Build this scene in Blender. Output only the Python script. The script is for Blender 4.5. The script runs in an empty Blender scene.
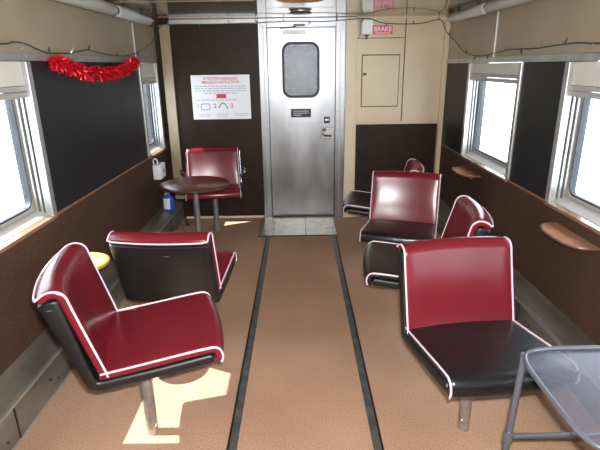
import bpy, bmesh, math, random
from mathutils import Vector, Matrix
random.seed(7)
C = bpy.context.scene.collection
PI = math.pi

# ------------------------------------------------------------------ camera, world, sun, exposure
cam = bpy.data.cameras.new('camera'); co = bpy.data.objects.new('camera', cam); C.objects.link(co)
Rv = Vector((0.999906, -0.003955, -0.013137)); Uv = Vector((0.013714, 0.314445, 0.949177)); Fv = Vector((-0.000377, 0.949267, -0.314470))
co.matrix_world = Matrix(((Rv.x, Uv.x, -Fv.x, 0), (Rv.y, Uv.y, -Fv.y, 0), (Rv.z, Uv.z, -Fv.z, 1.6), (0, 0, 0, 1)))
cam.sensor_width = 36; cam.lens = 28.8; cam.clip_start = 0.02
bpy.context.scene.camera = co

w = bpy.data.worlds.new('winter_sky'); bpy.context.scene.world = w; w.use_nodes = True
bg = w.node_tree.nodes['Background']; bg.inputs[0].default_value = (0.86, 0.93, 1, 1); bg.inputs[1].default_value = 6.5

sun = bpy.data.lights.new('sun', 'SUN'); sun.energy = 16; sun.angle = 0.009; sun.color = (1, 0.95, 0.86)
so = bpy.data.objects.new('sun', sun); C.objects.link(so)
so.rotation_euler = Vector((0.73, 0.0, -1)).to_track_quat('-Z', 'Y').to_euler()

fl = bpy.data.lights.new('camera_flash', 'AREA'); fl.shape = 'RECTANGLE'; fl.size = 0.05; fl.size_y = 0.03; fl.energy = 85
fo = bpy.data.objects.new('camera_flash', fl); C.objects.link(fo)
fo.matrix_world = co.matrix_world.copy(); fo.location = (0.03, 0.02, 1.655)

vs = bpy.context.scene.view_settings
vs.view_transform = 'Standard'; vs.look = 'None'; vs.gamma = 1; vs.use_curve_mapping = False; vs.exposure = 0.33

# ------------------------------------------------------------------ materials
def srgb(r, g, b):
    f = lambda c: (c / 255) / 12.92 if c <= 10 else (((c / 255) + 0.055) / 1.055) ** 2.4
    return (f(r), f(g), f(b), 1)

def mat(name, col, rough=0.5, metal=0.0, col2=None, scale=20, bump=0.0, bscale=None, coat=0.0, stretch=None, detail=3, spec=0.5, rvar=0.0):
    m = bpy.data.materials.new(name); m.use_nodes = True
    nt = m.node_tree; p = nt.nodes['Principled BSDF']
    p.inputs['Base Color'].default_value = col; p.inputs['Roughness'].default_value = rough
    p.inputs['Metallic'].default_value = metal; p.inputs['Coat Weight'].default_value = coat
    p.inputs['Specular IOR Level'].default_value = spec
    tc = nt.nodes.new('ShaderNodeTexCoord'); mp = nt.nodes.new('ShaderNodeMapping')
    nt.links.new(tc.outputs['Object'], mp.inputs[0])
    if stretch: mp.inputs['Scale'].default_value = stretch
    n = nt.nodes.new('ShaderNodeTexNoise'); n.inputs['Scale'].default_value = scale; n.inputs['Detail'].default_value = detail
    nt.links.new(mp.outputs[0], n.inputs[0])
    if col2:
        r = nt.nodes.new('ShaderNodeValToRGB'); r.color_ramp.elements[0].color = col; r.color_ramp.elements[1].color = col2
        r.color_ramp.elements[0].position = 0.35; r.color_ramp.elements[1].position = 0.65
        nt.links.new(n.outputs[0], r.inputs[0]); nt.links.new(r.outputs[0], p.inputs['Base Color'])
    if rvar:
        mr = nt.nodes.new('ShaderNodeMapRange'); mr.inputs[3].default_value = rough - rvar; mr.inputs[4].default_value = rough + rvar
        nt.links.new(n.outputs[0], mr.inputs[0]); nt.links.new(mr.outputs[0], p.inputs['Roughness'])
    if bump:
        n2 = nt.nodes.new('ShaderNodeTexNoise'); n2.inputs['Scale'].default_value = bscale or scale
        nt.links.new(mp.outputs[0], n2.inputs[0])
        b = nt.nodes.new('ShaderNodeBump'); b.inputs['Strength'].default_value = bump; b.inputs['Distance'].default_value = 0.004
        nt.links.new(n2.outputs[0], b.inputs['Height']); nt.links.new(b.outputs[0], p.inputs['Normal'])
    return m

CARPET = mat('tan_carpet', srgb(155, 120, 96), 0.95, col2=srgb(186, 150, 123), scale=160, bump=0.5, bscale=260, spec=0.1)
# large worn/damp patches in the carpet pile
def wear(m, s, lo, hi):
    nt = m.node_tree; p = nt.nodes['Principled BSDF']
    src = p.inputs['Base Color'].links[0].from_socket
    tc = nt.nodes.new('ShaderNodeTexCoord'); n = nt.nodes.new('ShaderNodeTexNoise'); n.inputs['Scale'].default_value = s; n.inputs['Detail'].default_value = 4
    nt.links.new(tc.outputs['Object'], n.inputs[0])
    mr = nt.nodes.new('ShaderNodeMapRange'); mr.inputs[1].default_value = 0.3; mr.inputs[2].default_value = 0.7
    mr.inputs[3].default_value = lo; mr.inputs[4].default_value = hi
    nt.links.new(n.outputs[0], mr.inputs[0])
    mx = nt.nodes.new('ShaderNodeMix'); mx.data_type = 'RGBA'; mx.blend_type = 'MULTIPLY'; mx.inputs[0].default_value = 1
    nt.links.new(src, mx.inputs[6]); nt.links.new(mr.outputs[0], mx.inputs[7]); nt.links.new(mx.outputs[2], p.inputs['Base Color'])
wear(CARPET, 1.6, 0.82, 1.08)
BROWN = mat('brown_wall_carpet', srgb(66, 47, 37), 0.9, col2=srgb(86, 64, 51), scale=110, bump=0.5, bscale=220, spec=0.15)
BROWNP = mat('brown_laminate', srgb(40, 27, 19), 0.45, col2=srgb(49, 34, 25), scale=8, spec=0.18)
BLACKP = mat('black_panel', srgb(24, 26, 27), 0.5, col2=srgb(29, 31, 32), scale=6, spec=0.4)
BEIGE = mat('beige_laminate', srgb(152, 136, 112), 0.4, col2=srgb(160, 144, 120), scale=3, spec=0.4)
CREAM = mat('cream_laminate', srgb(212, 190, 158), 0.3, col2=srgb(218, 197, 167), scale=3)
CREAMLINE = mat('shadow_gap', srgb(96, 80, 62), 0.7)
CEIL = mat('varnished_ceiling', srgb(120, 98, 76), 0.16, col2=srgb(132, 108, 84), scale=1.5, coat=0.5, spec=0.8)
STEEL = mat('brushed_steel', srgb(140, 142, 144), 0.36, 0.95, col2=srgb(158, 160, 162), scale=5, stretch=(1, 1, 0.35), rvar=0.1)
ALU = mat('aluminium_trim', srgb(176, 176, 172), 0.42, 0.7, col2=srgb(192, 192, 188), scale=12)
GALV = mat('dull_duct_metal', srgb(104, 98, 90), 0.36, 0.5, col2=srgb(142, 134, 122), scale=7, stretch=(1, 0.3, 1), rvar=0.12)
CHROME = mat('chrome', srgb(215, 215, 220), 0.12, 1.0)
POST = mat('post_steel', srgb(150, 146, 142), 0.36, 0.7, col2=srgb(172, 168, 164), scale=25)
RED = mat('red_vinyl', srgb(101, 24, 32), 0.25, col2=srgb(107, 27, 35), scale=4, bump=0.03, bscale=14, spec=0.42)
BLACKV = mat('black_vinyl', srgb(17, 17, 18), 0.32, col2=srgb(23, 23, 24), scale=6, bump=0.5, bscale=18)
SHELL = mat('black_shell', srgb(12, 13, 14), 0.45, col2=srgb(20, 21, 22), scale=9)
PIPING = mat('white_piping', srgb(214, 188, 200), 0.4)
WOOD = mat('brown_tabletop', srgb(88, 50, 33), 0.28, col2=srgb(108, 66, 46), scale=9, stretch=(1, 6, 1), coat=0.1)
CREAMTOP = mat('cream_tabletop', srgb(168, 152, 112), 0.4, col2=srgb(178, 163, 124), scale=6)
COPPER = mat('copper_laminate', srgb(178, 128, 98), 0.14, col2=srgb(190, 142, 112), scale=6, coat=0.7)
SILL = mat('wood_sill', srgb(132, 98, 74), 0.25, col2=srgb(150, 114, 88), scale=9, coat=0.5)
SHADE = mat('roller_shade', srgb(206, 202, 190), 0.6)
GREYBAR = mat('grey_bar', srgb(176, 172, 164), 0.45, 0.2)
RUBBER = mat('black_rubber', srgb(38, 38, 44), 0.55)
RAIL = mat('rail_metal', srgb(74, 76, 76), 0.45, 0.4, col2=srgb(100, 102, 100), scale=14)
RAILD = mat('rail_groove', srgb(18, 18, 20), 0.6)
WHITE = mat('white_plastic', srgb(232, 232, 232), 0.4)
PAPER = mat('sign_paper', srgb(236, 236, 238), 0.4)
REDPR = mat('red_print', srgb(208, 52, 74), 0.5)
PINKPR = mat('pink_print', srgb(214, 96, 112), 0.5)
GREYPR = mat('grey_print', srgb(172, 178, 184), 0.6)
GREENPR = mat('green_print', srgb(70, 150, 110), 0.6)
BRAKERED = mat('brake_red', srgb(236, 84, 110), 0.35)
MAROON = mat('maroon_plastic', srgb(120, 40, 40), 0.4)
BLUE = mat('blue_plastic', srgb(40, 90, 190), 0.3)
TINSEL = mat('red_tinsel', srgb(184, 12, 28), 0.28, 0.35, col2=srgb(222, 26, 44), scale=60)
WIREG = mat('green_wire', srgb(58, 72, 66), 0.5)
BULB = mat('clear_bulb', srgb(120, 134, 126), 0.2)
TUBEM = mat('grey_tube_cover', srgb(184, 182, 174), 0.3, col2=srgb(192, 190, 182), scale=4)
WICKER = mat('brown_wicker', srgb(112, 70, 38), 0.6, col2=srgb(176, 128, 80), scale=34, bump=0.8, bscale=60)
DARKMET = mat('dark_metal', srgb(70, 68, 66), 0.35, 0.8)
PATIO = mat('grey_painted_steel', srgb(108, 112, 122), 0.3, 0.6)
SNOW = mat('snow', srgb(236, 240, 246), 0.8, col2=srgb(214, 222, 232), scale=1.2)
FARTREE = mat('frosted_scrub', srgb(190, 200, 208), 0.9, col2=srgb(214, 220, 228), scale=6)
FILM = mat('hazy_glass', srgb(84, 90, 102), 0.35, col2=srgb(138, 146, 160), scale=14, rvar=0.08)

def scuffs(m):
    # fine pale scratches across the worn shell
    nt = m.node_tree; p = nt.nodes['Principled BSDF']; src = p.inputs['Base Color'].links[0].from_socket
    tc = nt.nodes.new('ShaderNodeTexCoord'); mp = nt.nodes.new('ShaderNodeMapping'); mp.inputs['Rotation'].default_value = (0.6, 0.4, 0.3); mp.inputs['Scale'].default_value = (1, 1, 5)
    n = nt.nodes.new('ShaderNodeTexNoise'); n.inputs['Scale'].default_value = 9; n.inputs['Detail'].default_value = 2
    nt.links.new(tc.outputs['Object'], mp.inputs[0]); nt.links.new(mp.outputs[0], n.inputs[0])
    r = nt.nodes.new('ShaderNodeValToRGB'); r.color_ramp.elements[0].position = 0.70; r.color_ramp.elements[1].position = 0.76
    nt.links.new(n.outputs[0], r.inputs[0]); mx = nt.nodes.new('ShaderNodeMix'); mx.data_type = 'RGBA'
    nt.links.new(r.outputs[0], mx.inputs[0]); nt.links.new(src, mx.inputs[6]); mx.inputs[7].default_value = srgb(92, 92, 92)
    nt.links.new(mx.outputs[2], p.inputs['Base Color'])
scuffs(SHELL)

def glass_mat():
    m = bpy.data.materials.new('window_glass'); m.use_nodes = True; nt = m.node_tree; nt.nodes.clear()
    o = nt.nodes.new('ShaderNodeOutputMaterial'); t = nt.nodes.new('ShaderNodeBsdfTransparent'); g = nt.nodes.new('ShaderNodeBsdfGlossy')
    g.inputs['Roughness'].default_value = 0.02; t.inputs[0].default_value = (0.93, 0.96, 0.98, 1)
    lw = nt.nodes.new('ShaderNodeLayerWeight'); lw.inputs[0].default_value = 0.5
    pw = nt.nodes.new('ShaderNodeMath'); pw.operation = 'POWER'; pw.inputs[1].default_value = 5; nt.links.new(lw.outputs['Facing'], pw.inputs[0])
    fr = nt.nodes.new('ShaderNodeMath'); fr.operation = 'MULTIPLY_ADD'; fr.inputs[1].default_value = 0.6; fr.inputs[2].default_value = 0.03; nt.links.new(pw.outputs[0], fr.inputs[0]); mx = nt.nodes.new('ShaderNodeMixShader')
    nt.links.new(fr.outputs[0], mx.inputs[0]); nt.links.new(t.outputs[0], mx.inputs[1]); nt.links.new(g.outputs[0], mx.inputs[2])
    nt.links.new(mx.outputs[0], o.inputs[0]); return m
GLASS = glass_mat()

def mesh_mat():
    # woven steel mesh: fine square holes, transparent between the strands
    m = bpy.data.materials.new('steel_mesh'); m.use_nodes = True; nt = m.node_tree
    p = nt.nodes['Principled BSDF']; o = nt.nodes['Material Output']
    p.inputs['Base Color'].default_value = srgb(112, 112, 126); p.inputs['Metallic'].default_value = 0.5; p.inputs['Roughness'].default_value = 0.35
    tc = nt.nodes.new('ShaderNodeTexCoord'); sp = nt.nodes.new('ShaderNodeSeparateXYZ'); nt.links.new(tc.outputs['Object'], sp.inputs[0])
    outs = []
    for k in (0, 1):
        a = nt.nodes.new('ShaderNodeMath'); a.operation = 'MULTIPLY'; a.inputs[1].default_value = 180
        nt.links.new(sp.outputs[k], a.inputs[0])
        b = nt.nodes.new('ShaderNodeMath'); b.operation = 'FRACT'; nt.links.new(a.outputs[0], b.inputs[0])
        c = nt.nodes.new('ShaderNodeMath'); c.operation = 'LESS_THAN'; c.inputs[1].default_value = 0.36; nt.links.new(b.outputs[0], c.inputs[0])
        outs.append(c)
    mxm = nt.nodes.new('ShaderNodeMath'); mxm.operation = 'MAXIMUM'
    nt.links.new(outs[0].outputs[0], mxm.inputs[0]); nt.links.new(outs[1].outputs[0], mxm.inputs[1])
    t = nt.nodes.new('ShaderNodeBsdfTransparent'); mx = nt.nodes.new('ShaderNodeMixShader')
    nt.links.new(mxm.outputs[0], mx.inputs[0]); nt.links.new(t.outputs[0], mx.inputs[1]); nt.links.new(p.outputs[0], mx.inputs[2])
    nt.links.new(mx.outputs[0], o.inputs[0]); return m
MESHM = mesh_mat()

# ------------------------------------------------------------------ helpers
def link(name, bm, mats, parent=None, smooth=False):
    bmesh.ops.recalc_face_normals(bm, faces=bm.faces)
    me = bpy.data.meshes.new(name); bm.to_mesh(me); bm.free()
    for m in (mats if isinstance(mats, (list, tuple)) else [mats]): me.materials.append(m)
    if smooth:
        for p in me.polygons: p.use_smooth = True
        try: me.set_sharp_from_angle(angle=math.radians(40))
        except Exception: pass
    o = bpy.data.objects.new(name, me); C.objects.link(o)
    if parent: o.parent = parent
    return o

def tag(o, label, cat=None, group=None):
    o['label'] = label
    if cat: o['category'] = cat
    if group: o['group'] = group
    return o

def struct(o, label=None):
    o['kind'] = 'structure'
    if label: o['label'] = label
    return o

def thing(name, label, cat, loc=(0, 0, 0), rz=0, group=None):
    o = bpy.data.objects.new(name, None); C.objects.link(o); o.location = loc; o.rotation_euler = (0, 0, rz); o.empty_display_size = 0.05
    return tag(o, label, cat, group)

def box(bm, x0, x1, y0, y1, z0, z1, mi=0, bev=0.0):
    r = bmesh.ops.create_cube(bm, size=1)
    vs_ = r['verts']
    for v in vs_:
        v.co = Vector(((x0 + x1) / 2 + v.co.x * (x1 - x0), (y0 + y1) / 2 + v.co.y * (y1 - y0), (z0 + z1) / 2 + v.co.z * (z1 - z0)))
    fs = list({f for v in vs_ for f in v.link_faces})
    for f in fs: f.material_index = mi
    if bev:
        es = list({e for v in vs_ for e in v.link_edges})
        rr = bmesh.ops.bevel(bm, geom=es, offset=bev, segments=2, profile=0.5, affect='EDGES')
        for f in rr['faces']: f.material_index = mi

def newbox(*a, **k):
    bm = bmesh.new(); box(bm, *a, **k); return bm

def tube(bm, pts, r, n=10, closed=False, mi=0):
    pts = [Vector(p) for p in pts]; N = len(pts); rings = []
    prev = None
    for i, p in enumerate(pts):
        if closed: t = pts[(i + 1) % N] - pts[i - 1]
        else: t = pts[min(i + 1, N - 1)] - pts[max(i - 1, 0)]
        t.normalize()
        if prev is None:
            a = Vector((0, 0, 1)) if abs(t.z) < 0.9 else Vector((1, 0, 0))
            nrm = (a - t * a.dot(t)).normalized()
        else:
            nrm = (prev - t * prev.dot(t))
            nrm = nrm.normalized() if nrm.length > 1e-6 else t.orthogonal().normalized()
        prev = nrm; bn = t.cross(nrm); rr = r[i] if isinstance(r, (list, tuple)) else r
        rings.append([bm.verts.new(p + (nrm * math.cos(2 * PI * k / n) + bn * math.sin(2 * PI * k / n)) * rr) for k in range(n)])
    fs = []
    for i in range(N if closed else N - 1):
        A, B = rings[i], rings[(i + 1) % N]
        for k in range(n): fs.append(bm.faces.new((A[k], A[(k + 1) % n], B[(k + 1) % n], B[k])))
    if not closed: fs.append(bm.faces.new(rings[0])); fs.append(bm.faces.new(rings[-1][::-1]))
    for f in fs: f.material_index = mi

def lathe(bm, prof, cx=0, cy=0, cz=0, n=40, mi=0):
    rings = [[bm.verts.new((cx + r * math.cos(2 * PI * k / n), cy + r * math.sin(2 * PI * k / n), cz + z)) for k in range(n)] for r, z in prof]
    fs = []
    for A, B in zip(rings, rings[1:]):
        for k in range(n): fs.append(bm.faces.new((A[k], A[(k + 1) % n], B[(k + 1) % n], B[k])))
    fs.append(bm.faces.new(rings[0])); fs.append(bm.faces.new(rings[-1]))
    for f in fs: f.material_index = mi

def smooth_path(pts, sub=6, closed=False):
    pts = [Vector(p) for p in pts]; out = []; N = len(pts)
    for i in range(N if closed else N - 1):
        g = lambda j: pts[j % N] if closed else pts[max(0, min(N - 1, j))]
        p0, p1, p2, p3 = g(i - 1), g(i), g(i + 1), g(i + 2)
        for k in range(sub):
            t = k / sub
            out.append(0.5 * ((2 * p1) + (p2 - p0) * t + (2 * p0 - 5 * p1 + 4 * p2 - p3) * t * t + (3 * p1 - p0 - 3 * p2 + p3) * t ** 3))
    if not closed: out.append(pts[-1])
    return out

def rrect(x0, x1, z0, z1, r, n=6):
    out = []
    for cx, cz, a in ((x1 - r, z1 - r, 0), (x0 + r, z1 - r, 90), (x0 + r, z0 + r, 180), (x1 - r, z0 + r, 270)):
        for k in range(n + 1):
            t = math.radians(a + 90 * k / n); out.append((cx + r * math.cos(t), cz + r * math.sin(t)))
    return out

def ring_plate(bm, outer, inner, f, d0, d1, mi=0):
    """flat frame between two loops of equal count, f maps (a,b,depth) -> 3D"""
    n = len(outer); V = []
    for d in (d0, d1): V.append(([bm.verts.new(f(a, b, d)) for a, b in outer], [bm.verts.new(f(a, b, d)) for a, b in inner]))
    fs = []
    for k in range(n):
        j = (k + 1) % n
        for (O, I) in V: fs.append(bm.faces.new((O[k], O[j], I[j], I[k])))
        fs.append(bm.faces.new((V[0][0][k], V[0][0][j], V[1][0][j], V[1][0][k])))
        fs.append(bm.faces.new((V[0][1][k], V[0][1][j], V[1][1][j], V[1][1][k])))
    for x in fs: x.material_index = mi

def plate(bm, loop, f, d0, d1, mi=0):
    A = [bm.verts.new(f(a, b, d0)) for a, b in loop]; B = [bm.verts.new(f(a, b, d1)) for a, b in loop]; n = len(loop)
    fs = [bm.faces.new(A), bm.faces.new(B[::-1])]
    for k in range(n): fs.append(bm.faces.new((A[k], A[(k + 1) % n], B[(k + 1) % n], B[k])))
    for x in fs: x.material_index = mi

def text_mesh(name, s, size, m, parent, loc, rot=(PI / 2, 0, 0), sx=1.0, align='CENTER', thick=0.0006):
    cu = bpy.data.curves.new(name, 'FONT'); cu.body = s; cu.size = size; cu.align_x = align; cu.align_y = 'CENTER'; cu.extrude = thick
    cu.resolution_u = 3; cu.offset = size * 0.012
    tmp = bpy.data.objects.new('tmp_text', cu); C.objects.link(tmp)
    bpy.context.view_layer.update()
    me = bpy.data.meshes.new_from_object(tmp.evaluated_get(bpy.context.evaluated_depsgraph_get()))
    bpy.data.objects.remove(tmp); bpy.data.curves.remove(cu)
    me.name = name; me.materials.clear(); me.materials.append(m)
    for v in me.vertices: v.co.x *= sx
    o = bpy.data.objects.new(name, me); C.objects.link(o); o.parent = parent; o.location = loc; o.rotation_euler = rot
    return o

# ------------------------------------------------------------------ room shell
XL, XR, YB, YF = -1.42, 1.50, 5.115, -3.2
ZS, ZT, ZC = 0.80, 1.645, 2.05
TH = 0.16

floor = struct(link('floor', newbox(XL - TH, XR + TH, YF - 0.1, YB + 0.1, -0.08, 0), CARPET), 'tan brown carpet floor of the rail coach')

# ceiling with coved corners
bm = bmesh.new()
prof = [(XL - TH, 1.98), (XL, 1.98), (XL + 0.015, 2.025), (XL + 0.05, ZC), (XR - 0.05, ZC), (XR - 0.015, 2.025), (XR, 1.98), (XR + TH, 1.98), (XR + TH, 2.2), (XL - TH, 2.2)]
A = [bm.verts.new((x, YF - 0.1, z)) for x, z in prof]; B = [bm.verts.new((x, YB + 0.1, z)) for x, z in prof]
for k in range(len(prof)): bm.faces.new((A[k], A[(k + 1) % len(prof)], B[(k + 1) % len(prof)], B[k]))
bm.faces.new(A[::-1]); bm.faces.new(B)
struct(link('ceiling', bm, CEIL), 'glossy varnished tan ceiling')

wins_l = [(1.66, 2.66), (4.50, 5.06), (-2.6, -1.6)]
wins_r = [(1.80, 2.80), (3.37, 4.40), (0.2, 1.2), (-1.4, -0.4), (-2.9, -1.9)]
def side_wall(name, x, s, wins, label, ZT=1.645):
    bm = bmesh.new(); a, b = (x, x + s * TH) if s > 0 else (x + s * TH, x)
    box(bm, a, b, YF, YB + 0.1, 0, ZS, 0)
    box(bm, a, b, YF, YB + 0.1, ZT, 1.98, 2)
    y = YF
    for y0, y1 in sorted(wins):
        box(bm, a, b, y, y0, ZS, ZT, 1); y = y1
    box(bm, a, b, y, YB + 0.1, ZS, ZT, 1)
    struct(link(name, bm, [BROWN, BLACKP, BEIGE]), label)
side_wall('wall_left', XL, -1, wins_l, 'left coach wall, brown below, black panels, beige above')
side_wall('wall_right', XR, 1, wins_r, 'right coach wall, brown below, black panels, beige above', 1.605)

# window units
def window(idx, xw, s, y0, y1, label, drop=0.0):
    ZT = 1.645 if s < 0 else 1.605
    f = lambda a, b, d: (xw + s * d, a, b)
    r = 0.06
    bm = bmesh.new()
    # outer casing on the wall face: two bright upright posts standing proud
    for a, b in ((y0 - 0.012, y0 + 0.035), (y1 - 0.035, y1 + 0.012)):
        x0, x1 = sorted((xw - s * 0.014, xw + s * 0.03)); box(bm, x0, x1, a, b, ZS + 0.004, ZT - 0.002, 0, 0.005)
    # stepped tracks in the reveal
    for dpt, ins in ((0.035, 0.045), (0.055, 0.060)):
        x0, x1 = sorted((xw + s * dpt, xw + s * (dpt + 0.012)))
        box(bm, x0, x1, y0 + 0.001, y0 + ins, ZS + 0.004, ZT - 0.002); box(bm, x0, x1, y1 - ins, y1 - 0.001, ZS + 0.004, ZT - 0.002)
    fr = struct(link('window_%d' % idx, bm, ALU), label)
    # inner sash with rounded corners
    bm = bmesh.new()
    ring_plate(bm, rrect(y0 + 0.001, y1 - 0.001, ZS + 0.003, ZT - 0.002, 0.002), rrect(y0 + 0.075, y1 - 0.075, ZS + 0.07, ZT - 0.03, r), f, 0.075, 0.095)
    sash = link('window_sash', bm, GREYBAR, fr)
    bm = bmesh.new()
    ring_plate(bm, rrect(y0 + 0.072, y1 - 0.072, ZS + 0.067, ZT - 0.027, r), rrect(y0 + 0.082, y1 - 0.082, ZS + 0.077, ZT - 0.037, r - 0.008), f, 0.072, 0.098)
    link('gasket', bm, RUBBER, sash)
    bm = bmesh.new(); plate(bm, rrect(y0 + 0.08, y1 - 0.08, ZS + 0.075, ZT - 0.035, r - 0.006), f, 0.084, 0.087)
    link('window_pane', bm, GLASS, fr)
    x0, x1 = sorted((xw + s * 0.012, xw + s * 0.034))
    link('window_blind', newbox(x0, x1, y0 + 0.036, y1 - 0.036, 1.515 - drop, ZT - 0.004, bev=0.003), SHADE, fr)
    x0, x1 = sorted((xw + s * 0.006, xw + s * 0.044))
    bm = bmesh.new(); box(bm, x0, x1, y0 + 0.036, y1 - 0.036, 1.488 - drop, 1.514 - drop, bev=0.004); box(bm, x0, x1, y0 + 0.036, y1 - 0.036, 1.455 - drop, 1.484 - drop, bev=0.004)
    link('blind_rail', bm, GREYBAR, fr)
    # sloped inner sill tray
    bm = bmesh.new(); plate(bm, [(xw + s * 0.010, ZS + 0.015), (xw + s * 0.07, ZS + 0.045), (xw + s * 0.07, ZS + 0.001), (xw + s * 0.010, ZS + 0.001)], lambda a, b, d: (a, d, b), y0 + 0.036, y1 - 0.036)
    link('sill_tray', bm, GREYBAR, fr)
    bm = bmesh.new(); plate(bm, [(xw - s * 0.022, ZS + 0.006), (xw + s * 0.009, ZS + 0.012), (xw + s * 0.009, ZS + 0.001), (xw - s * 0.001, ZS + 0.001), (xw - s * 0.001, ZS - 0.012), (xw - s * 0.022, ZS - 0.012)], lambda a, b, d: (a, d, b), y0 + 0.001, y1 - 0.001)
    link('window_sill', bm, SILL, fr)
window(1, XL, -1, 1.66, 2.66, 'large left window with half lowered blind, nearest the camera', -0.006)
window(2, XL, -1, 4.50, 5.06, 'narrow left window beside the end wall')
window(3, XR, 1, 3.37, 4.40, 'right window farther along, beside the end wall', -0.006)
window(4, XR, 1, 1.80, 2.80, 'right window nearest the camera', 0.035)
k = 5
for ww, x, s in ((wins_l[2:], XL, -1), (wins_r[2:], XR, 1)):
    for y0, y1 in ww: window(k, x, s, y0, y1, 'coach window behind the camera'); k += 1

# horizontal trims
tn = [0]
def trim(bm, m, label, parent=None):
    tn[0] += 1
    return struct(link('trim_%d' % tn[0], bm, m), label)
def strip(x, s, ya, yb, z0, z1, t, m, label, bev=0.002):
    x0, x1 = sorted((x, x - s * t)); trim(newbox(x0, x1, ya, yb, z0, z1, bev=bev), m, label)
strip(XL, -1, YF, YB - 0.11, ZT, 1.682, 0.014, ALU, 'aluminium strip above the left windows')
strip(XR, 1, YF, YB - 0.01, 1.605, 1.645, 0.014, ALU, 'aluminium strip above the right windows')
for x, s, w_, nm in ((XL, -1, wins_l, 'left'), (XR, 1, wins_r, 'right')):
    y = YF + 0.01
    for y0, y1 in sorted(w_) + [(YB - 0.12, None)]:
        if y0 - y > 0.1: strip(x, s, y, y0 - 0.002, ZS - 0.008, ZS + 0.008, 0.010, SILL, 'thin wooden ledge under a black panel on the %s wall' % nm)
        y = y1
strip(XL, -1, 4.440, 4.462, 1.683, 1.965, 0.010, ALU, 'upright metal seam on the upper left wall', 0.002)
strip(XR, 1, 3.872, 3.894, 1.646, 1.965, 0.010, ALU, 'upright metal seam on the upper right wall', 0.002)

# heating ducts along both walls
def duct(x, s, ya, yb, nm):
    t = 0.135; bm = bmesh.new()
    plate(bm, [(x, 0.001), (x - s * t, 0.001), (x - s * t, 0.188), (x - s * (t - 0.008), 0.198), (x, 0.235)], lambda a, b, d: (a, d, b), ya, yb)
    o = trim(bm, GALV, 'dull metal heating duct along the foot of the %s wall' % nm)
    bm = bmesh.new()
    x0, x1 = sorted((x - s * (t - 0.004), x - s * (t + 0.004)))
    box(bm, x0, x1, ya, yb, 0.176, 0.190)
    box(bm, x0, x1, ya, yb, 0.0, 0.012)
    link('duct_lip', bm, ALU, o)
    bm = bmesh.new()
    y = ya + 0.35
    while y < yb:
        box(bm, x0, x1, y, y + 0.008, 0.012, 0.176); y += 0.92
    link('duct_joint', bm, DARKMET, o)
    bm = bmesh.new()
    y = ya + 0.2
    while y < yb:
        tube(bm, [(x - s * t, y, 0.10), (x - s * (t + 0.006), y, 0.10)], 0.006, 8)
        tube(bm, [(x - s * t, y + 0.07, 0.06), (x - s * (t + 0.006), y + 0.07, 0.06)], 0.005, 8); y += 0.46
    link('rivets', bm, DARKMET, o)
duct(XL, -1, YF + 0.02, YB - 0.02, 'left'); duct(XR, 1, YF + 0.02, YB - 0.02, 'right')

# end wall behind the camera
bm = bmesh.new(); box(bm, XL - TH, XR + TH, YF - 0.1, YF, 0, 0.8, 0); box(bm, XL - TH, XR + TH, YF - 0.1, YF, 0.8, 2.05, 1)
struct(link('wall_front', bm, [BROWN, BEIGE]), 'coach end wall behind the camera')

# back wall
bm = bmesh.new()
box(bm, XL - TH, -0.392, YB, YB + 0.1, 0, ZC + 0.05, 0)
box(bm, 0.475, XR + TH, YB, YB + 0.1, 0, ZC + 0.05, 1)
box(bm, -0.392, 0.475, YB + 0.06, YB + 0.1, 0, ZC + 0.05, 2)
struct(link('wall_back', bm, [BROWNP, CREAM, STEEL]), 'end wall of the coach with brown panel left and cream panels right')
trim(newbox(-1.362, -1.262, YB - 0.03, YB - 0.001, 0.236, 2.0, bev=0.004), BEIGE, 'beige corner post left of the brown end panel')
trim(newbox(-1.262, -0.392, YB - 0.016, YB - 0.001, 2.0, ZC - 0.002, bev=0.003), ALU, 'aluminium strip along the top of the brown end panel')
bm = newbox(-1.262, -0.398, YB - 0.012, YB - 0.001, 0.001, 0.026, bev=0.003)
o = struct(link('baseboard_back', bm, CREAM), 'thin cream baseboard below the brown end panel')
# cream side of the end wall
trim(newbox(0.478, 0.590, YB - 0.035, YB - 0.001, 0.001, ZC - 0.002, bev=0.004), CREAM, 'cream post right of the steel door')
trim(newbox(1.455, XR - 0.001, YB - 0.05, YB - 0.001, 0.236, 2.0, bev=0.004), CREAM, 'cream corner post beside the right wall')
bm = bmesh.new(); box(bm, 0.600, 1.452, YB - 0.008, YB - 0.001, 0.03, 1.010)
trim(bm, BROWNP, 'dark brown panel low on the right of the end wall')
bm = bmesh.new(); box(bm, 0.592, 1.454, YB - 0.014, YB - 0.001, 1.010, 1.030, bev=0.003); box(bm, 0.592, 1.36, YB - 0.014, YB - 0.001, 0.001, 0.030, bev=0.003)
trim(bm, CREAM, 'cream rails above and below the low brown panel')
bm = bmesh.new()
box(bm, 0.592, 1.066, YB - 0.010, YB - 0.001, 1.034, 1.850, bev=0.002); box(bm, 0.592, 1.066, YB - 0.010, YB - 0.001, 1.857, 2.03, bev=0.002)
box(bm, 1.076, 1.452, YB - 0.010, YB - 0.001, 1.034, 2.03, bev=0.002)
trim(bm, CREAM, 'cream laminate panels of the electrical closet')
bm = bmesh.new(); box(bm, 1.066, 1.076, YB - 0.004, YB - 0.0005, 1.034, 2.03); box(bm, 0.592, 1.066, YB - 0.004, YB - 0.0005, 1.850, 1.857)
trim(bm, CREAMLINE, 'dark gaps between the cream panels')

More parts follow.
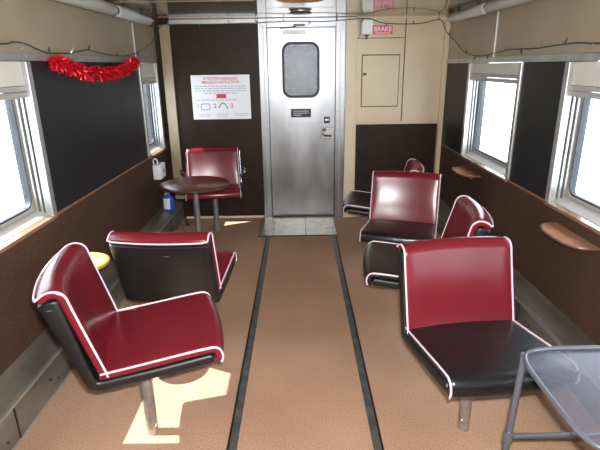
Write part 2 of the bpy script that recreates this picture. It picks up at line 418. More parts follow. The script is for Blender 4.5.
# cupboard door in the cream panel
t = thing('cupboard_hatch', 'small cream hinged hatch set in the cream panel right of the steel door', 'hatch', (0.835, YB - 0.011, 1.19))
link('hatch_frame', newbox(-0.192, 0.192, -0.003, 0, -0.003, 0.509), CREAMLINE, t)
link('hatch_panel', newbox(-0.184, 0.184, -0.012, -0.003, 0.006, 0.500, bev=0.003), CREAM, t)
bm = bmesh.new(); box(bm, -0.178, -0.145, -0.022, -0.012, 0.31, 0.335, bev=0.002); tube(bm, [(-0.165, -0.022, 0.322), (-0.165, -0.034, 0.322)], 0.007, 10)
link('latch', bm, DARKMET, t)

# ------------------------------------------------------------------ steel door
bm = bmesh.new()
box(bm, -0.391, -0.305, YB - 0.03, YB + 0.06, 0.001, ZC - 0.002, bev=0.003)
box(bm, 0.380, 0.475, YB - 0.03, YB + 0.06, 0.001, ZC - 0.002, bev=0.003)
box(bm, -0.305, 0.380, YB - 0.03, YB + 0.06, 1.962, ZC - 0.002, bev=0.003)
dr = struct(link('door_1', bm, STEEL), 'brushed steel end door with a small rounded window')
bm = bmesh.new(); box(bm, -0.345, -0.338, YB - 0.033, YB - 0.029, 0.03, 1.98); box(bm, 0.42, 0.427, YB - 0.033, YB - 0.029, 0.03, 1.98)
link('frame_seam', bm, GREYBAR, dr)
f = lambda a, b, d: (a, YB + d, b)
bm = bmesh.new()
ring_plate(bm, rrect(-0.300, 0.375, 0.032, 1.956, 0.004), rrect(-0.155, 0.212, 1.295, 1.822, 0.085), f, 0.0, 0.04)
leaf = link('door_leaf', bm, STEEL, dr)
bm = bmesh.new()
ring_plate(bm, rrect(-0.162, 0.219, 1.288, 1.829, 0.09, 8), rrect(-0.138, 0.195, 1.312, 1.805, 0.07, 8), f, -0.008, 0.02)
link('window_gasket', bm, RUBBER, leaf)
bm = bmesh.new(); plate(bm, rrect(-0.142, 0.199, 1.308, 1.809, 0.072, 8), f, 0.008, 0.014)
link('door_window', bm, FILM, leaf)
link('patch_plate', newbox(-0.16, 0.223, YB - 0.004, YB - 0.0005, 1.03, 1.275, bev=0.0015), STEEL, dr)
lp = link('door_label', newbox(-0.079, 0.129, YB - 0.010, YB - 0.0045, 1.092, 1.177, bev=0.002), RUBBER, dr)
bm = bmesh.new()
for j, (a, b) in enumerate(((-0.055, 0.105), (-0.055, 0.105), (-0.055, 0.03))): box(bm, a, b, YB - 0.0112, YB - 0.0095, 1.150 - j * 0.021, 1.160 - j * 0.021)
link('label_lines', bm, GREYPR, lp)
lt = link('small_sticker', newbox(0.264, 0.325, YB - 0.003, YB - 0.0005, 1.026, 1.093), RUBBER, dr)
link('sticker_mark', newbox(0.274, 0.314, YB - 0.005, YB - 0.0031, 1.052, 1.072), PAPER, lt)
bm = bmesh.new(); box(bm, 0.235, 0.370, YB - 0.016, YB - 0.0005, 0.865, 0.985, bev=0.004)
lk = link('door_lock', bm, POST, dr)
bm = bmesh.new(); tube(bm, [(0.33, YB - 0.016, 0.90), (0.33, YB - 0.05, 0.90)], 0.011, 12); tube(bm, [(0.34, YB - 0.046, 0.90), (0.262, YB - 0.052, 0.905), (0.25, YB - 0.05, 0.93)], 0.009, 10)
link('door_handle', bm, DARKMET, lk)
bm = bmesh.new(); box(bm, 0.245, 0.285, YB - 0.024, YB - 0.016, 0.945, 0.975, bev=0.003); link('keyhole_cover', bm, DARKMET, lk)
link('door_tag', newbox(-0.143, 0.080, YB - 0.003, YB - 0.0005, 1.898, 1.940), PAPER, dr)
bm = bmesh.new(); box(bm, -0.04, 0.075, YB - 0.055, YB - 0.03, 1.970, 1.990, bev=0.004); tube(bm, [(0.01, YB - 0.045, 1.985), (-0.03, YB - 0.05, 1.965), (-0.17, YB - 0.035, 1.955)], 0.006, 8)
link('door_closer', bm, DARKMET, dr)
# rivets around the door frame
bm = bmesh.new()
for j in range(20):
    z = 0.08 + j * 0.097
    for x in (-0.322, 0.400): lathe(bm, [(0.004, 0), (0.003, 0.003)], x, 0, 0, 6) if False else tube(bm, [(x, YB - 0.030, z), (x, YB - 0.033, z)], 0.0045, 6)
link('rivets', bm, DARKMET, dr)

# threshold plate & floor rails
t = thing('threshold_plate', 'worn steel threshold plate lying on the carpet before the steel door', 'floor plate', (-0.024, 4.80, 0))
bm = bmesh.new(); plate(bm, [(-0.395, 0.001), (0.395, 0.001), (0.388, 0.010), (-0.388, 0.010)], lambda a, b, d: (a, d, b), -0.31, 0.28)
link('plate', bm, mat('worn_plate', srgb(150, 146, 134), 0.35, 0.9, col2=srgb(190, 184, 168), scale=10, rvar=0.1), t)
bm = bmesh.new(); box(bm, 0.075, 0.083, -0.31, 0.278, 0.0101, 0.0112); link('plate_seam', bm, DARKMET, t); bm = bmesh.new(); box(bm, -0.25, -0.246, -0.31, 0.278, 0.0101, 0.0112)
link('plate_seam', bm, DARKMET, t)
link('plate_edge', newbox(-0.398, 0.398, -0.322, -0.310, 0.001, 0.009), DARKMET, t)
for x, lab in ((-0.310, 'left of the two dark metal seat rails running along the carpet'), (0.326, 'right of the two dark metal seat rails running along the carpet')):
    t = thing('seat_rail', lab, 'floor rail', (x, 0.8, 0), 0, 'seat rails in the floor')
    link('rail_channel', newbox(-0.018, 0.018, -3.0, 3.675, 0.0005, 0.007, bev=0.001), RAIL, t)
    g = newbox(*((-0.027, -0.018) if x < 0 else (0.018, 0.027)), -3.0, 3.675, 0.0005, 0.009)
    link('rail_lip', g, RAILD, t)

# ------------------------------------------------------------------ ceiling things
def ceiling_tube(x, segs, lab):
    t = thing('tube_light_cover', lab, 'light fitting', (x, segs[0][0], 1.990))
    y0 = segs[0][0]
    for a, b in segs:
        bm = bmesh.new(); tube(bm, [(0, a - y0, 0), (0, a - y0 + 0.012, 0), (0, b - y0 - 0.012, 0), (0, b - y0, 0)], [0.036, 0.041, 0.041, 0.036], 20)
        link('tube', bm, TUBEM, t, True)
        bm = bmesh.new(); tube(bm, [(0, b - y0 - 0.001, 0), (0, b - y0 + 0.018, 0)], 0.039, 20); tube(bm, [(0, b - y0 + 0.006, 0), (0, b - y0 + 0.05, 0)], 0.034, 12)
        link('end_cap', bm, CHROME, t, True)
    for a, b in segs:
        for q in (0.2, 0.8): link('bracket', newbox(-0.014, 0.014, a + (b - a) * q - y0 - 0.01, a + (b - a) * q - y0 + 0.01, 0.035, 0.058), DARKMET, t)
ceiling_tube(-1.29, [(0.9, 2.2), (2.25, 3.66), (3.74, 4.50)], 'long grey tubular light cover along the upper left corner of the ceiling')
ceiling_tube(1.405, [(0.6, 2.1), (2.15, 3.82), (3.90, 4.72)], 'long grey tubular light cover along the upper right corner of the ceiling')

t = thing('ceiling_lamp', 'round brown woven lamp shade fixed flat to the ceiling above the aisle', 'ceiling lamp', (0.02, 3.33, ZC))
bm = bmesh.new(); lathe(bm, [(0.05, -0.001), (0.17, -0.001), (0.195, -0.018), (0.195, -0.030), (0.17, -0.045), (0.10, -0.052), (0.02, -0.054)], n=40)
link('lamp_shade', bm, WICKER, t, True)
bm = bmesh.new()
for rr in (0.19, 0.15, 0.11):
    z = -0.035 if rr > 0.18 else -0.049
    tube(bm, [(rr * math.cos(a * PI / 20), rr * math.sin(a * PI / 20), z) for a in range(40)], 0.006, 6, True)
link('woven_rim', bm, WICKER, t, True)
t = thing('ceiling_vent', 'small dark round disc on the ceiling just before the steel door', 'ceiling vent', (0.027, 4.52, ZC))
bm = bmesh.new(); lathe(bm, [(0.085, -0.001), (0.085, -0.006), (0.045, -0.011), (0.03, -0.011)], n=32); link('neck', bm, ALU, t, True)
bm = bmesh.new(); lathe(bm, [(0.03, -0.010), (0.100, -0.012), (0.104, -0.016), (0.09, -0.021), (0.02, -0.022)], n=32); link('disc', bm, DARKMET, t, True)
# ceiling batten lines
for y, lab in ((3.75, 'thin ceiling batten across the coach, nearer one'), (4.85, 'thin ceiling batten across the coach, beside the end wall')):
    trim(newbox(XL + 0.12, -0.42 if y > 4 else -0.3, y, y + 0.009, ZC - 0.004, ZC - 0.001), BEIGE, lab)

# ------------------------------------------------------------------ swivel chairs
HW = 0.258
def path_resample(P, step=0.012):
    P = [Vector((p[0], p[1])) for p in P]; out = []
    for a, b in zip(P, P[1:]):
        n = max(1, int((b - a).length / step))
        for k_ in range(n): out.append(a.lerp(b, k_ / n))
    out.append(P[-1]); return out

def round_path(P, it=3):
    P = [Vector(p) for p in P]
    for _ in range(it):
        Q = [P[0]]
        for a, b in zip(P, P[1:]): Q += [a.lerp(b, 0.25), a.lerp(b, 0.75)]
        Q.append(P[-1]); P = Q
    return P

def bend(u, z, v, zs):
    q = 1 - (v / HW) ** 2
    du = 0
    wgt = max(0.0, min(1.0, (0.05 - u) / 0.07)); du -= 0.030 * q * wgt * wgt * (3 - 2 * wgt)
    if u > 0.1: du += 0.022 * q * (u - 0.1) / 0.33
    return u + du

def slab(bm, P, h, zs, hw=HW, er=0.018, crown=0.0, nv=18, taper=0.02):
    """thick sheet following the side profile P (u,z), rounded all round"""
    P = path_resample(P); n = len(P); nm = []
    L = [0]
    for a, b in zip(P, P[1:]): L.append(L[-1] + (b - a).length)
    for i in range(n):
        t = (P[min(n - 1, i + 1)] - P[max(0, i - 1)]).normalized(); nm.append(Vector((-t.y, t.x)))
    vsn = []
    for j in range(5): vsn.append(-hw + er * (1 - math.cos(j / 4 * PI / 2)))
    for j in range(1, nv): vsn.append(-hw + er + (2 * hw - 2 * er) * j / nv)
    for j in range(5): vsn.append(hw - er * (1 - math.cos((4 - j) / 4 * PI / 2)))
    rings = []
    for v in vsn:
        d = hw - abs(v); e = math.sqrt(max(0, 1 - ((er - d) / er) ** 2)) if d < er else 1
        e = 0.30 + 0.70 * e; q = 1 - (v / hw) ** 2; ring = []
        def pt(i, sgn):
            s = min(L[i], L[-1] - L[i]); te = math.sqrt(max(0.0, 1 - (1 - min(1, s / taper)) ** 2)); te = 0.15 + 0.85 * te
            hh = (h(L[i] / L[-1]) if callable(h) else h) * e * te + (crown * (1 - (v / hw) ** 6) * 4 * (L[i] / L[-1]) * (1 - L[i] / L[-1]) if sgn > 0 else 0)
            p = P[i] + nm[i] * (hh * sgn); return bm.verts.new((bend(p.x, p.y, v, zs), v, p.y))
        ring = [pt(i, 1) for i in range(n)] + [pt(i, -1) for i in range(n - 1, -1, -1)]
        rings.append(ring)
    m = len(rings[0])
    for A, B in zip(rings, rings[1:]):
        for k_ in range(m): bm.faces.new((A[k_], A[(k_ + 1) % m], B[(k_ + 1) % m], B[k_]))
    for R_ in (rings[0], rings[-1]):
        for i in range(n - 1): bm.faces.new((R_[i], R_[i + 1], R_[m - 2 - i], R_[m - 1 - i]))

def offs(P, d):
    n = len(P); out = []
    for i in range(n):
        t = (P[min(n - 1, i + 1)] - P[max(0, i - 1)]).normalized(); out.append(P[i] + Vector((-t.y, t.x)) * d)
    return out

def swivel_chair(x, y, th, zs, red_seat, label, arms=False, group=None):
    t = thing('swivel_chair', label, 'chair', (x, y, 0), th, group)
    hc = 0.016
    seatP = round_path([(-0.030, zs - 0.018), (0.012, zs - 0.015), (0.20, zs + 0.005), (0.37, zs + 0.024), (0.410, zs + 0.024), (0.420, zs - 0.008), (0.412, zs - 0.028)])
    backP = round_path([(-0.012, zs - 0.024), (-0.020, zs + 0.012), (-0.048, zs + 0.11), (-0.097, zs + 0.285), (-0.108, zs + 0.336), (-0.150, zs + 0.342), (-0.182, zs + 0.316)])
    shellP = round_path([(0.398, zs - 0.012), (0.2, zs - 0.036), (0.03, zs - 0.050), (-0.048, zs - 0.058), (-0.064, zs - 0.02), (-0.102, zs + 0.12), (-0.155, zs + 0.316)], 3)
    bm = bmesh.new(); slab(bm, seatP, hc, zs, HW - 0.003, crown=0.006, taper=0.014)
    # the seat profile runs rear-to-front: its upward normal is the positive side
    s = link('seat', bm, RED if red_seat else BLACKV, t, True)
    if not red_seat: s['label'] = 'black vinyl seat cushion'
    # back profile runs upwards: reverse the sign so that the padded side faces the sitter
    bm = bmesh.new(); slab(bm, [p for p in reversed(backP)], hc, zs, HW - 0.003, crown=0.014, taper=0.014)
    b = link('backrest', bm, RED, t, True)
    bm = bmesh.new(); slab(bm, shellP, lambda q_: 0.0205 + 0.016 * max(0, (q_ - 0.62) / 0.38), zs, HW, er=0.012, taper=0.012)
    link('shell', bm, SHELL, t, True)
    # piping
    rp = 0.0043
    sp = offs(path_resample(seatP), hc * 0.93)
    sp = sp[4:]
    for sd in (-1, 1):
        v = sd * (HW - 0.004); bm = bmesh.new(); tube(bm, [(bend(p.x, p.y, v, zs), v, p.y) for p in sp], rp, 8); link('piping', bm, PIPING, s, True)
    bp = offs(path_resample(backP), -hc * 0.93)[3:]; bm = bmesh.new()
    loop = []
    v = -(HW - 0.004); loop += [(bend(p.x, p.y, v, zs), v, p.y) for p in bp]
    e = bp[-1]
    for j in range(1, 20):
        vv = v + (2 * (HW - 0.004)) * j / 20; loop.append((bend(e.x, e.y, vv, zs) - 0.004, vv, e.y - 0.004))
    v = -v; loop += [(bend(p.x, p.y, v, zs), v, p.y) for p in reversed(bp)]
    tube(bm, loop, rp, 8); link('piping', bm, PIPING, b, True)
    # post, swivel plate and its fixing bolt
    bm = bmesh.new(); tube(bm, [(0.109, 0, 0.0), (0.109, 0, zs - 0.085)], 0.0265, 24); ps = link('post', bm, POST, t, True)
    bm = bmesh.new(); tube(bm, [(0.124, -0.020, 0.055), (0.130, -0.028, 0.055)], 0.009, 10); link('bolt', bm, CHROME, ps, True)
    bm = bmesh.new(); box(bm, 0.02, 0.20, -0.09, 0.09, zs - 0.085, zs - 0.060, bev=0.004); link('swivel_plate', bm, DARKMET, t)
    if arms:
        for sd in (-1, 1):
            v = sd * (HW + 0.012)
            P = smooth_path([(0.30, v - sd * 0.01, zs - 0.045), (0.12, v, zs - 0.06), (-0.03, v, zs - 0.03), (-0.08, v, zs + 0.12), (-0.12, v, zs + 0.33)], 6)
            bm = bmesh.new(); tube(bm, P, 0.008, 8)
            P = smooth_path([(-0.06, v, zs + 0.07), (-0.02, v + sd * 0.03, zs + 0.14), (0.06, v + sd * 0.045, zs + 0.18), (0.13, v + sd * 0.04, zs + 0.175), (0.15, v + sd * 0.03, zs + 0.15)], 6)
            tube(bm, P, 0.010, 8); link('arm', bm, CHROME, t, True)
    return t

swivel_chair(-0.800, 1.785, 0.267, 0.514, True, 'red swivel chair with red seat and back, nearest the camera on the left')
swivel_chair(0.726, 1.920, -1.426, 0.475, False, 'swivel chair with black seat and red back facing the camera, behind the mesh table')
swivel_chair(0.789, 3.518, -1.868, 0.449, False, 'swivel chair with black seat, its red back showing a round glare, facing the aisle')
swivel_chair(-0.696, 2.424, 1.496, 0.458, True, 'swivel chair turned away so its scuffed black back faces the camera')
swivel_chair(0.827, 2.597, 2.991, 0.481, False, 'swivel chair seen side on, half hidden behind the nearest black seated chair')
swivel_chair(-0.870, 4.794, -1.430, 0.453, True, 'red swivel chair with chrome arms against the brown end panel, behind the round table', arms=True)
swivel_chair(0.849, 4.123, 2.944, 0.425, False, 'farthest chair on the right, black seat beside the cream post, back mostly hidden')

# ------------------------------------------------------------------ tables and shelves
def round_table(x, y, z, r, topm, label, rim, names=('tabletop', 'rim')):
    t = thing('round_table', label, 'table', (x, y, 0))
    bm = bmesh.new(); lathe(bm, [(0.02, z - 0.024), (r - 0.012, z - 0.024), (r - 0.004, z - 0.014), (r - 0.004, z - 0.004), (r - 0.010, z), (0.02, z)], n=56)
    link('tabletop', bm, topm, t, True)
    bm = bmesh.new(); tube(bm, [(r * math.cos(a * PI / 28), r * math.sin(a * PI / 28), z - 0.013) for a in range(56)], 0.011, 8, True)
    link('rim', bm, rim, t, True)
    bm = bmesh.new(); tube(bm, [(0, 0, 0.0), (0, 0, z - 0.03)], 0.026, 24); link('post', bm, POST, t, True)
    q = min(0.09, r * 0.6); bm = bmesh.new(); lathe(bm, [(q, z - 0.025), (q, z - 0.032), (0.035, z - 0.045)], n=24); link('mounting_plate', bm, DARKMET, t, True)
    return t
round_table(-0.935, 4.18, 0.625, 0.300, WOOD, 'round dark brown glossy table before the red chair with chrome arms', mat('brown_edge', srgb(72, 46, 34), 0.3))
round_table(-1.135, 2.30, 0.658, 0.130, CREAMTOP, 'small round cream topped table by the left window, mostly behind the nearest red chair', mat('tan_edge', srgb(150, 118, 60), 0.4))

def wall_shelf(y0, y1, z, label):
    t = thing('wall_shelf', label, 'shelf', (XR, (y0 + y1) / 2, z), 0, 'copper shelves on the right wall')
    hy = (y1 - y0) / 2; d = 0.145
    def loop(s_, n=28):
        out = [(-0.001, -hy * s_), ]
        for k_ in range(n + 1):
            a = PI * k_ / n; out.append((-0.001 - (d * s_) * (math.sin(a) ** 0.62), -hy * s_ * math.copysign(abs(math.cos(a)) ** 0.8, math.cos(a))))
        out.append((-0.001, hy * s_)); return out
    L1 = loop(0.965); L1 = L1[1:-1]; L2 = loop(1.0)[1:-1]
    bm = bmesh.new(); plate(bm, L1, lambda a, b, d_: (a, b, d_), -0.014, 0.0); link('shelf_top', bm, COPPER, t)
    bm = bmesh.new(); tube(bm, [(a, b, -0.004) for a, b in L2], 0.0075, 8); link('rim', bm, mat('worn_rim', srgb(120, 84, 66), 0.3, coat=0.4), t, True)
    bm = bmesh.new(); tube(bm, smooth_path([(-0.001, 0.0, -0.05), (-0.02, 0, -0.042), (-0.05, 0, -0.013)], 5), 0.006, 8); box(bm, -0.008, -0.001, -0.015, 0.015, -0.065, -0.035)
    link('bracket', bm, COPPER, t, True)
wall_shelf(3.90, 4.31, 0.712, 'copper coloured half round shelf under the farther right window')
wall_shelf(2.24, 2.66, 0.712, 'copper coloured half round shelf under the nearer right window')

# mesh patio table in the right foreground
t = thing('mesh_table', 'grey steel mesh topped patio table cut off by the right edge of the photo', 'table', (0.972, 1.145, 0))
zt = 0.70; a_, b_ = 0.27, 0.235
def sq(s_, n=64, px=5.2):
    out = []
    for k_ in range(n):
        a = 2 * PI * k_ / n; c, s0 = math.cos(a), math.sin(a)
        out.append((a_ * s_ * math.copysign(abs(c) ** (2 / px), c), b_ * s_ * math.copysign(abs(s0) ** (2 / px), s0)))
    return out
bm = bmesh.new(); tube(bm, [(x, y, zt) for x, y in sq(1)], 0.0075, 12, True); link('rim', bm, PATIO, t, True)
bm = bmesh.new(); N = 24; g = {}
ed = sq(0.985)
cen = bm.verts.new((0, 0, zt + 0.002)); rings = []
for q in (0.25, 0.5, 0.75, 1.0):
    rings.append([bm.verts.new((x * q, y * q, zt + 0.002 - 0.006 * q * q)) for x, y in ed])
for k_ in range(64):
    bm.faces.new((cen, rings[0][k_], rings[0][(k_ + 1) % 64]))
    for A, B in zip(rings, rings[1:]): bm.faces.new((A[k_], A[(k_ + 1) % 64], B[(k_ + 1) % 64], B[k_]))
link('mesh_top', bm, MESHM, t, True)
bm = bmesh.new()
for d_ in (-1, 1): tube(bm, [(-a_ * 0.72, d_ * -b_ * 0.86, zt - 0.012), (a_ * 0.72, d_ * b_ * 0.86, zt - 0.012)], 0.005, 8)
link('cross_brace', bm, PATIO, t, True)
for sx in (-1, 1):
    for sy in (-1, 1):
        cx_, cy_ = sx * a_ * 0.90, sy * b_ * 0.90
        bm = bmesh.new(); tube(bm, [(cx_, cy_, zt - 0.005), (sx * (a_ * 0.90 + 0.012), cy_, 0.36), (sx * (a_ * 0.90 + 0.03), cy_, 0.0)], 0.0115, 12)
        lg = link('leg', bm, PATIO, t, True)
        bm = bmesh.new(); tube(bm, [(sx * (a_ * 0.90 + 0.013), cy_, 0.345), (sx * (a_ * 0.90 + 0.012), cy_, 0.385)], 0.0165, 12); link('collar', bm, PATIO, lg, True)
for sy in (-1, 1):
    bm = bmesh.new(); tube(bm, [(-a_ * 0.9 - 0.012, sy * b_ * 0.9, 0.365), (a_ * 0.9 + 0.012, sy * b_ * 0.9, 0.365)], 0.009, 10); link('stretcher', bm, PATIO, t, True)

# ------------------------------------------------------------------ small things
# passenger notice
t = thing('passenger_notice', 'white passenger notice with red heading on the brown end panel', 'sign', (-0.795, YB - 0.001, 1.303))
link('board', newbox(-0.300, 0.300, -0.004, 0, -0.220, 0.222, bev=0.0015), PAPER, t)
text_mesh('heading', 'ATTENTION PASSENGERS', 0.038, PINKPR, t, (0, -0.0052, 0.185), sx=0.80)
text_mesh('heading', 'EMERGENCY INSTRUCTIONS', 0.038, PINKPR, t, (0, -0.0052, 0.150), sx=0.78)
bm = bmesh.new()
for j in range(4):
    x = -0.26 if j < 3 else -0.17; xe = 0.26 if j < 3 else 0.17; z = 0.112 - j * 0.023
    while x < xe:
        l = random.uniform(0.02, 0.055); box(bm, x, min(xe, x + l), -0.0052, -0.0041, z - 0.004, z + 0.004); x += l + 0.010
x = -0.26; z = -0.025
while x < 0.12:
    l = random.uniform(0.02, 0.05); box(bm, x, x + l, -0.0052, -0.0041, z - 0.004, z + 0.004); x += l + 0.010
for cx_ in (-0.19, 0.0, 0.19):
    for j in range(2):
        x = cx_ - 0.055
        while x < cx_ + 0.05:
            l = random.uniform(0.012, 0.03); box(bm, x, x + l, -0.0052, -0.0041, -0.170 - j * 0.020, -0.163 - j * 0.020); x += l + 0.008
link('small_print', bm, GREYPR, t)
bm = bmesh.new(); box(bm, -0.048, 0.052, -0.0056, -0.0041, -0.008, 0.034); link('red_symbol', bm, REDPR, t)
for s_, x in (('1', -0.245), ('2', -0.068), ('3', 0.105)): text_mesh('numeral', s_, 0.060, REDPR, t, (x, -0.0052, -0.085))
bm = bmesh.new(); ring_plate(bm, rrect(-0.215, -0.120, -0.125, -0.060, 0.012), rrect(-0.209, -0.126, -0.119, -0.066, 0.009), lambda a, b, d: (a, d, b), -0.0055, -0.0041)
link('drawing', bm, mat('dark_print', srgb(110, 116, 122), 0.6), t)
bm = bmesh.new()
tube(bm, smooth_path([(-0.03, -0.0048, -0.105), (-0.015, -0.0048, -0.075), (0.012, -0.0048, -0.055), (0.042, -0.0048, -0.075), (0.058, -0.0048, -0.115)], 5), 0.0055, 6)
link('drawing', bm, GREENPR, t)

# brake sign and valve box
t = thing('brake_sign', 'small red sign with white lettering reading BRAKE high on the cream panel', 'sign', (0.842, YB - 0.0112, 1.930))
link('board', newbox(-0.098, 0.098, -0.003, 0, -0.044, 0.040, bev=0.001), BRAKERED, t)
text_mesh('lettering', 'BRAKE', 0.060, PAPER, t, (0, -0.0042, 0.004), sx=0.98)
link('underline', newbox(-0.075, 0.075, -0.004, -0.003, -0.034, -0.028), PAPER, t)
t = thing('brake_valve_box', 'white box with maroon pull below, high beside the brake sign', 'valve box', (0.680, YB - 0.011, 1.885))
bm = bmesh.new(); box(bm, -0.052, 0.052, -0.07, 0, 0.0, 0.130, bev=0.006); link('housing', bm, WHITE, t)
bm = bmesh.new(); plate(bm, [(-0.034, 0.0), (0.034, 0.0), (0.010, -0.018), (0.006, -0.045), (-0.006, -0.045), (-0.010, -0.018)], lambda a, b, d: (a, d, b), -0.05, -0.02)
link('pull', bm, MAROON, t)
bm = bmesh.new(); tube(bm, [(-0.065, -0.02, 0.14), (-0.065, -0.02, -0.02)], 0.006, 8); link('pipe', bm, POST, t, True)

# white plastic box on the left wall
t = thing('wall_mounted_box', 'white plastic box with a loop handle on the brown wall below the narrow window', 'plastic box', (XL + 0.001, 4.66, 0.565))
link('body', newbox(0, 0.075, -0.085, 0.105, 0, 0.145, bev=0.010), WHITE, t, True)
bm = bmesh.new(); tube(bm, smooth_path([(0.008, -0.05, 0.14), (0.006, -0.05, 0.185), (0.024, -0.05, 0.203), (0.042, -0.05, 0.185), (0.042, -0.05, 0.14)], 5), 0.006, 8); link('handle', bm, WHITE, t, True)
bm = bmesh.new(); box(bm, 0.0745, 0.078, 0.00, 0.05, 0.05, 0.09, bev=0.001); link('vent', bm, GREYBAR, t)

# spray bottle standing on the duct
t = thing('spray_bottle', 'blue and white spray bottle standing on the duct below the brown table', 'bottle', (-1.335, 4.72, 0.214))
t.rotation_euler = (0, 0, 0)
bm = bmesh.new()
def lobe(bm, prof, sx, sy, n=20):
    rings = [[bm.verts.new((sx * r * math.cos(2 * PI * k_ / n), sy * r * math.sin(2 * PI * k_ / n), z)) for k_ in range(n)] for r, z in prof]
    for A, B in zip(rings, rings[1:]):
        for k_ in range(n): bm.faces.new((A[k_], A[(k_ + 1) % n], B[(k_ + 1) % n], B[k_]))
    bm.faces.new(rings[0]); bm.faces.new(rings[-1])
lobe(bm, [(0.9, 0.0), (1, 0.008), (1, 0.11), (0.9, 0.135), (0.45, 0.160), (0.28, 0.168), (0.28, 0.182)], 0.056, 0.034)
link('bottle_body', bm, BLUE, t, True)
bm = bmesh.new(); lobe(bm, [(1.015, 0.02), (1.02, 0.022), (1.02, 0.126), (0.95, 0.132)], 0.056, 0.034)
for v_ in bm.verts:
    if v_.co.x > 0.022: v_.co.x = 0.022
link('bottle_label', bm, PAPER, t, True)
bm = bmesh.new(); tube(bm, [(0, 0, 0.178), (0, 0, 0.20)], 0.016, 14); box(bm, -0.045, 0.03, -0.012, 0.012, 0.198, 0.224, bev=0.005); box(bm, -0.030, -0.022, -0.006, 0.006, 0.155, 0.20, bev=0.002)
link('trigger_head', bm, WHITE, t, True)

# door stop / caster by the duct
t = thing('caster_wheel', 'small black caster wheel on the carpet beside the left duct', 'wheel', (-1.20, 4.86, 0))
bm = bmesh.new(); tube(bm, [(-0.012, 0, 0.025), (0.012, 0, 0.025)], 0.025, 18); link('tyre', bm, RUBBER, t, True)
bm = bmesh.new(); tube(bm, [(-0.015, 0, 0.025), (0.015, 0, 0.025)], 0.010, 12); box(bm, -0.018, -0.013, -0.012, 0.012, 0.02, 0.06); box(bm, 0.013, 0.018, -0.012, 0.012, 0.02, 0.06); box(bm, -0.02, 0.02, -0.018, 0.018, 0.058, 0.064)
link('fork', bm, CHROME, t)

# fairy light wire round the coach
left = [(-1.385, 1.2, 1.70), (-1.385, 1.9, 1.705), (-1.385, 2.399, 1.716), (-1.385, 2.512, 1.730), (-1.385, 2.618, 1.725), (-1.385, 2.788, 1.691), (-1.385, 2.9, 1.688), (-1.385, 3.116, 1.694), (-1.385, 3.39, 1.719),
        (-1.385, 3.64, 1.70), (-1.385, 4.05, 1.694), (-1.385, 4.358, 1.724), (-1.375, 4.73, 1.80), (-1.355, 4.99, 1.92), (-1.31, 4.995, 1.985)]
mid = [(-1.24, 5.08, 2.005), (-0.9, 5.085, 2.000), (-0.45, 5.08, 2.005), (-0.2, 5.06, 2.012), (0.0, 5.05, 2.014), (0.25, 5.06, 2.008), (0.446, 5.06, 2.02), (0.58, 5.022, 2.024), (0.70, 5.022, 2.024), (0.84, 5.08, 1.989), (1.076, 5.085, 1.977), (1.232, 5.085, 1.984), (1.397, 5.07, 2.009)]
right = [(1.43, 4.97, 1.90), (1.46, 4.70, 1.78), (1.465, 4.478, 1.695), (1.465, 4.17, 1.66), (1.465, 3.851, 1.667), (1.465, 3.533, 1.689), (1.465, 3.175, 1.683), (1.465, 2.887, 1.693), (1.465, 2.666, 1.696), (1.465, 2.488, 1.686), (1.465, 2.0, 1.69), (1.465, 1.2, 1.70)]
P = smooth_path(left + mid + right, 6)
t = thing('fairy_light_string', 'dark green fairy light wire strung along both side walls and over the steel door', 'string lights')
bm = bmesh.new(); tube(bm, P, 0.0042, 6); link('wire', bm, WIREG, t, True)
acc = 0; last = P[0]; nb = 0
for p in P[1:]:
    acc += (p - last).length; last = p
    if acc > 0.24:
        acc = 0; nb += 1; up = random.choice((1, 1, -1)); dx = random.uniform(-0.01, 0.01); dy = random.uniform(-0.012, 0.012)
        bm = bmesh.new(); tube(bm, [p, p + Vector((dx, dy, 0.016 * up)), p + Vector((dx * 2, dy * 2, 0.034 * up))], [0.0055, 0.006, 0.0025], 6); link('bulb', bm, BULB if nb % 2 else WIREG, t, True)
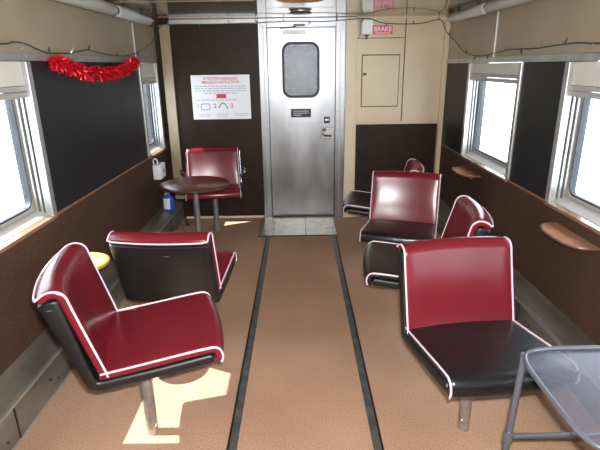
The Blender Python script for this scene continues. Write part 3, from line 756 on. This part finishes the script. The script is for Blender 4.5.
# tinsel garland
t = thing('tinsel_garland', 'red tinsel garland sagging across the top of the left black panel', 'garland')
ctrl = [(-1.372, 2.86, 1.650), (-1.366, 3.0, 1.620), (-1.362, 3.2, 1.585), (-1.362, 3.42, 1.570), (-1.362, 3.68, 1.572), (-1.362, 3.9, 1.590), (-1.366, 4.12, 1.622), (-1.372, 4.28, 1.655)]
GP = smooth_path(ctrl, 10)
bm = bmesh.new(); tube(bm, GP, 0.007, 6); link('core', bm, TINSEL, t, True)
bm = bmesh.new()
for k_ in range(2600):
    i = random.randrange(len(GP) - 1); p = GP[i].lerp(GP[i + 1], random.random()); T = (GP[i + 1] - GP[i]).normalized()
    a = random.uniform(0, 2 * PI); n1 = T.orthogonal().normalized(); n2 = T.cross(n1); d = (n1 * math.cos(a) + n2 * math.sin(a) + T * random.uniform(-0.6, 0.6)).normalized()
    l = random.uniform(0.028, 0.060); s_ = d.cross(Vector((random.uniform(-1, 1), random.uniform(-1, 1), random.uniform(-1, 1)))).normalized() * 0.0042
    m1 = p + d * l * 0.55 + Vector((0, 0, -0.002)); e = p + d * l + Vector((0, 0, -0.006))
    for q in (m1, e):
        if q.x < XL + 0.006: q.x = XL + 0.006
    v_ = [bm.verts.new(q) for q in (p - s_, p + s_, m1 + s_, m1 - s_, e + s_ * 0.5, e - s_ * 0.5)]
    bm.faces.new((v_[0], v_[1], v_[2], v_[3])); bm.faces.new((v_[3], v_[2], v_[4], v_[5]))
o = link('strands', bm, TINSEL, t); o['kind'] = 'stuff'

# ------------------------------------------------------------------ outside: snow ground and pale bank
bm = bmesh.new(); box(bm, -60, 60, -60, 60, -1.3, -1.2)
struct(link('ground', bm, SNOW), 'snow covered ground outside')
bm = bmesh.new()
for sd in (-1, 1):
    rows = []
    for j in range(5):
        rows.append([bm.verts.new((sd * (9 + j * 1.2), -20 + k_ * 1.0, -1.19 + (0, 0.5, 0.9, 1.1, 0)[j] * (0.7 + 0.5 * random.random()) * (j > 0))) for k_ in range(50)])
    for A, B in zip(rows, rows[1:]):
        for k_ in range(49): bm.faces.new((A[k_], A[k_ + 1], B[k_ + 1], B[k_]))
struct(link('ground_bank', bm, FARTREE, None, True), 'low snowy bank outside')
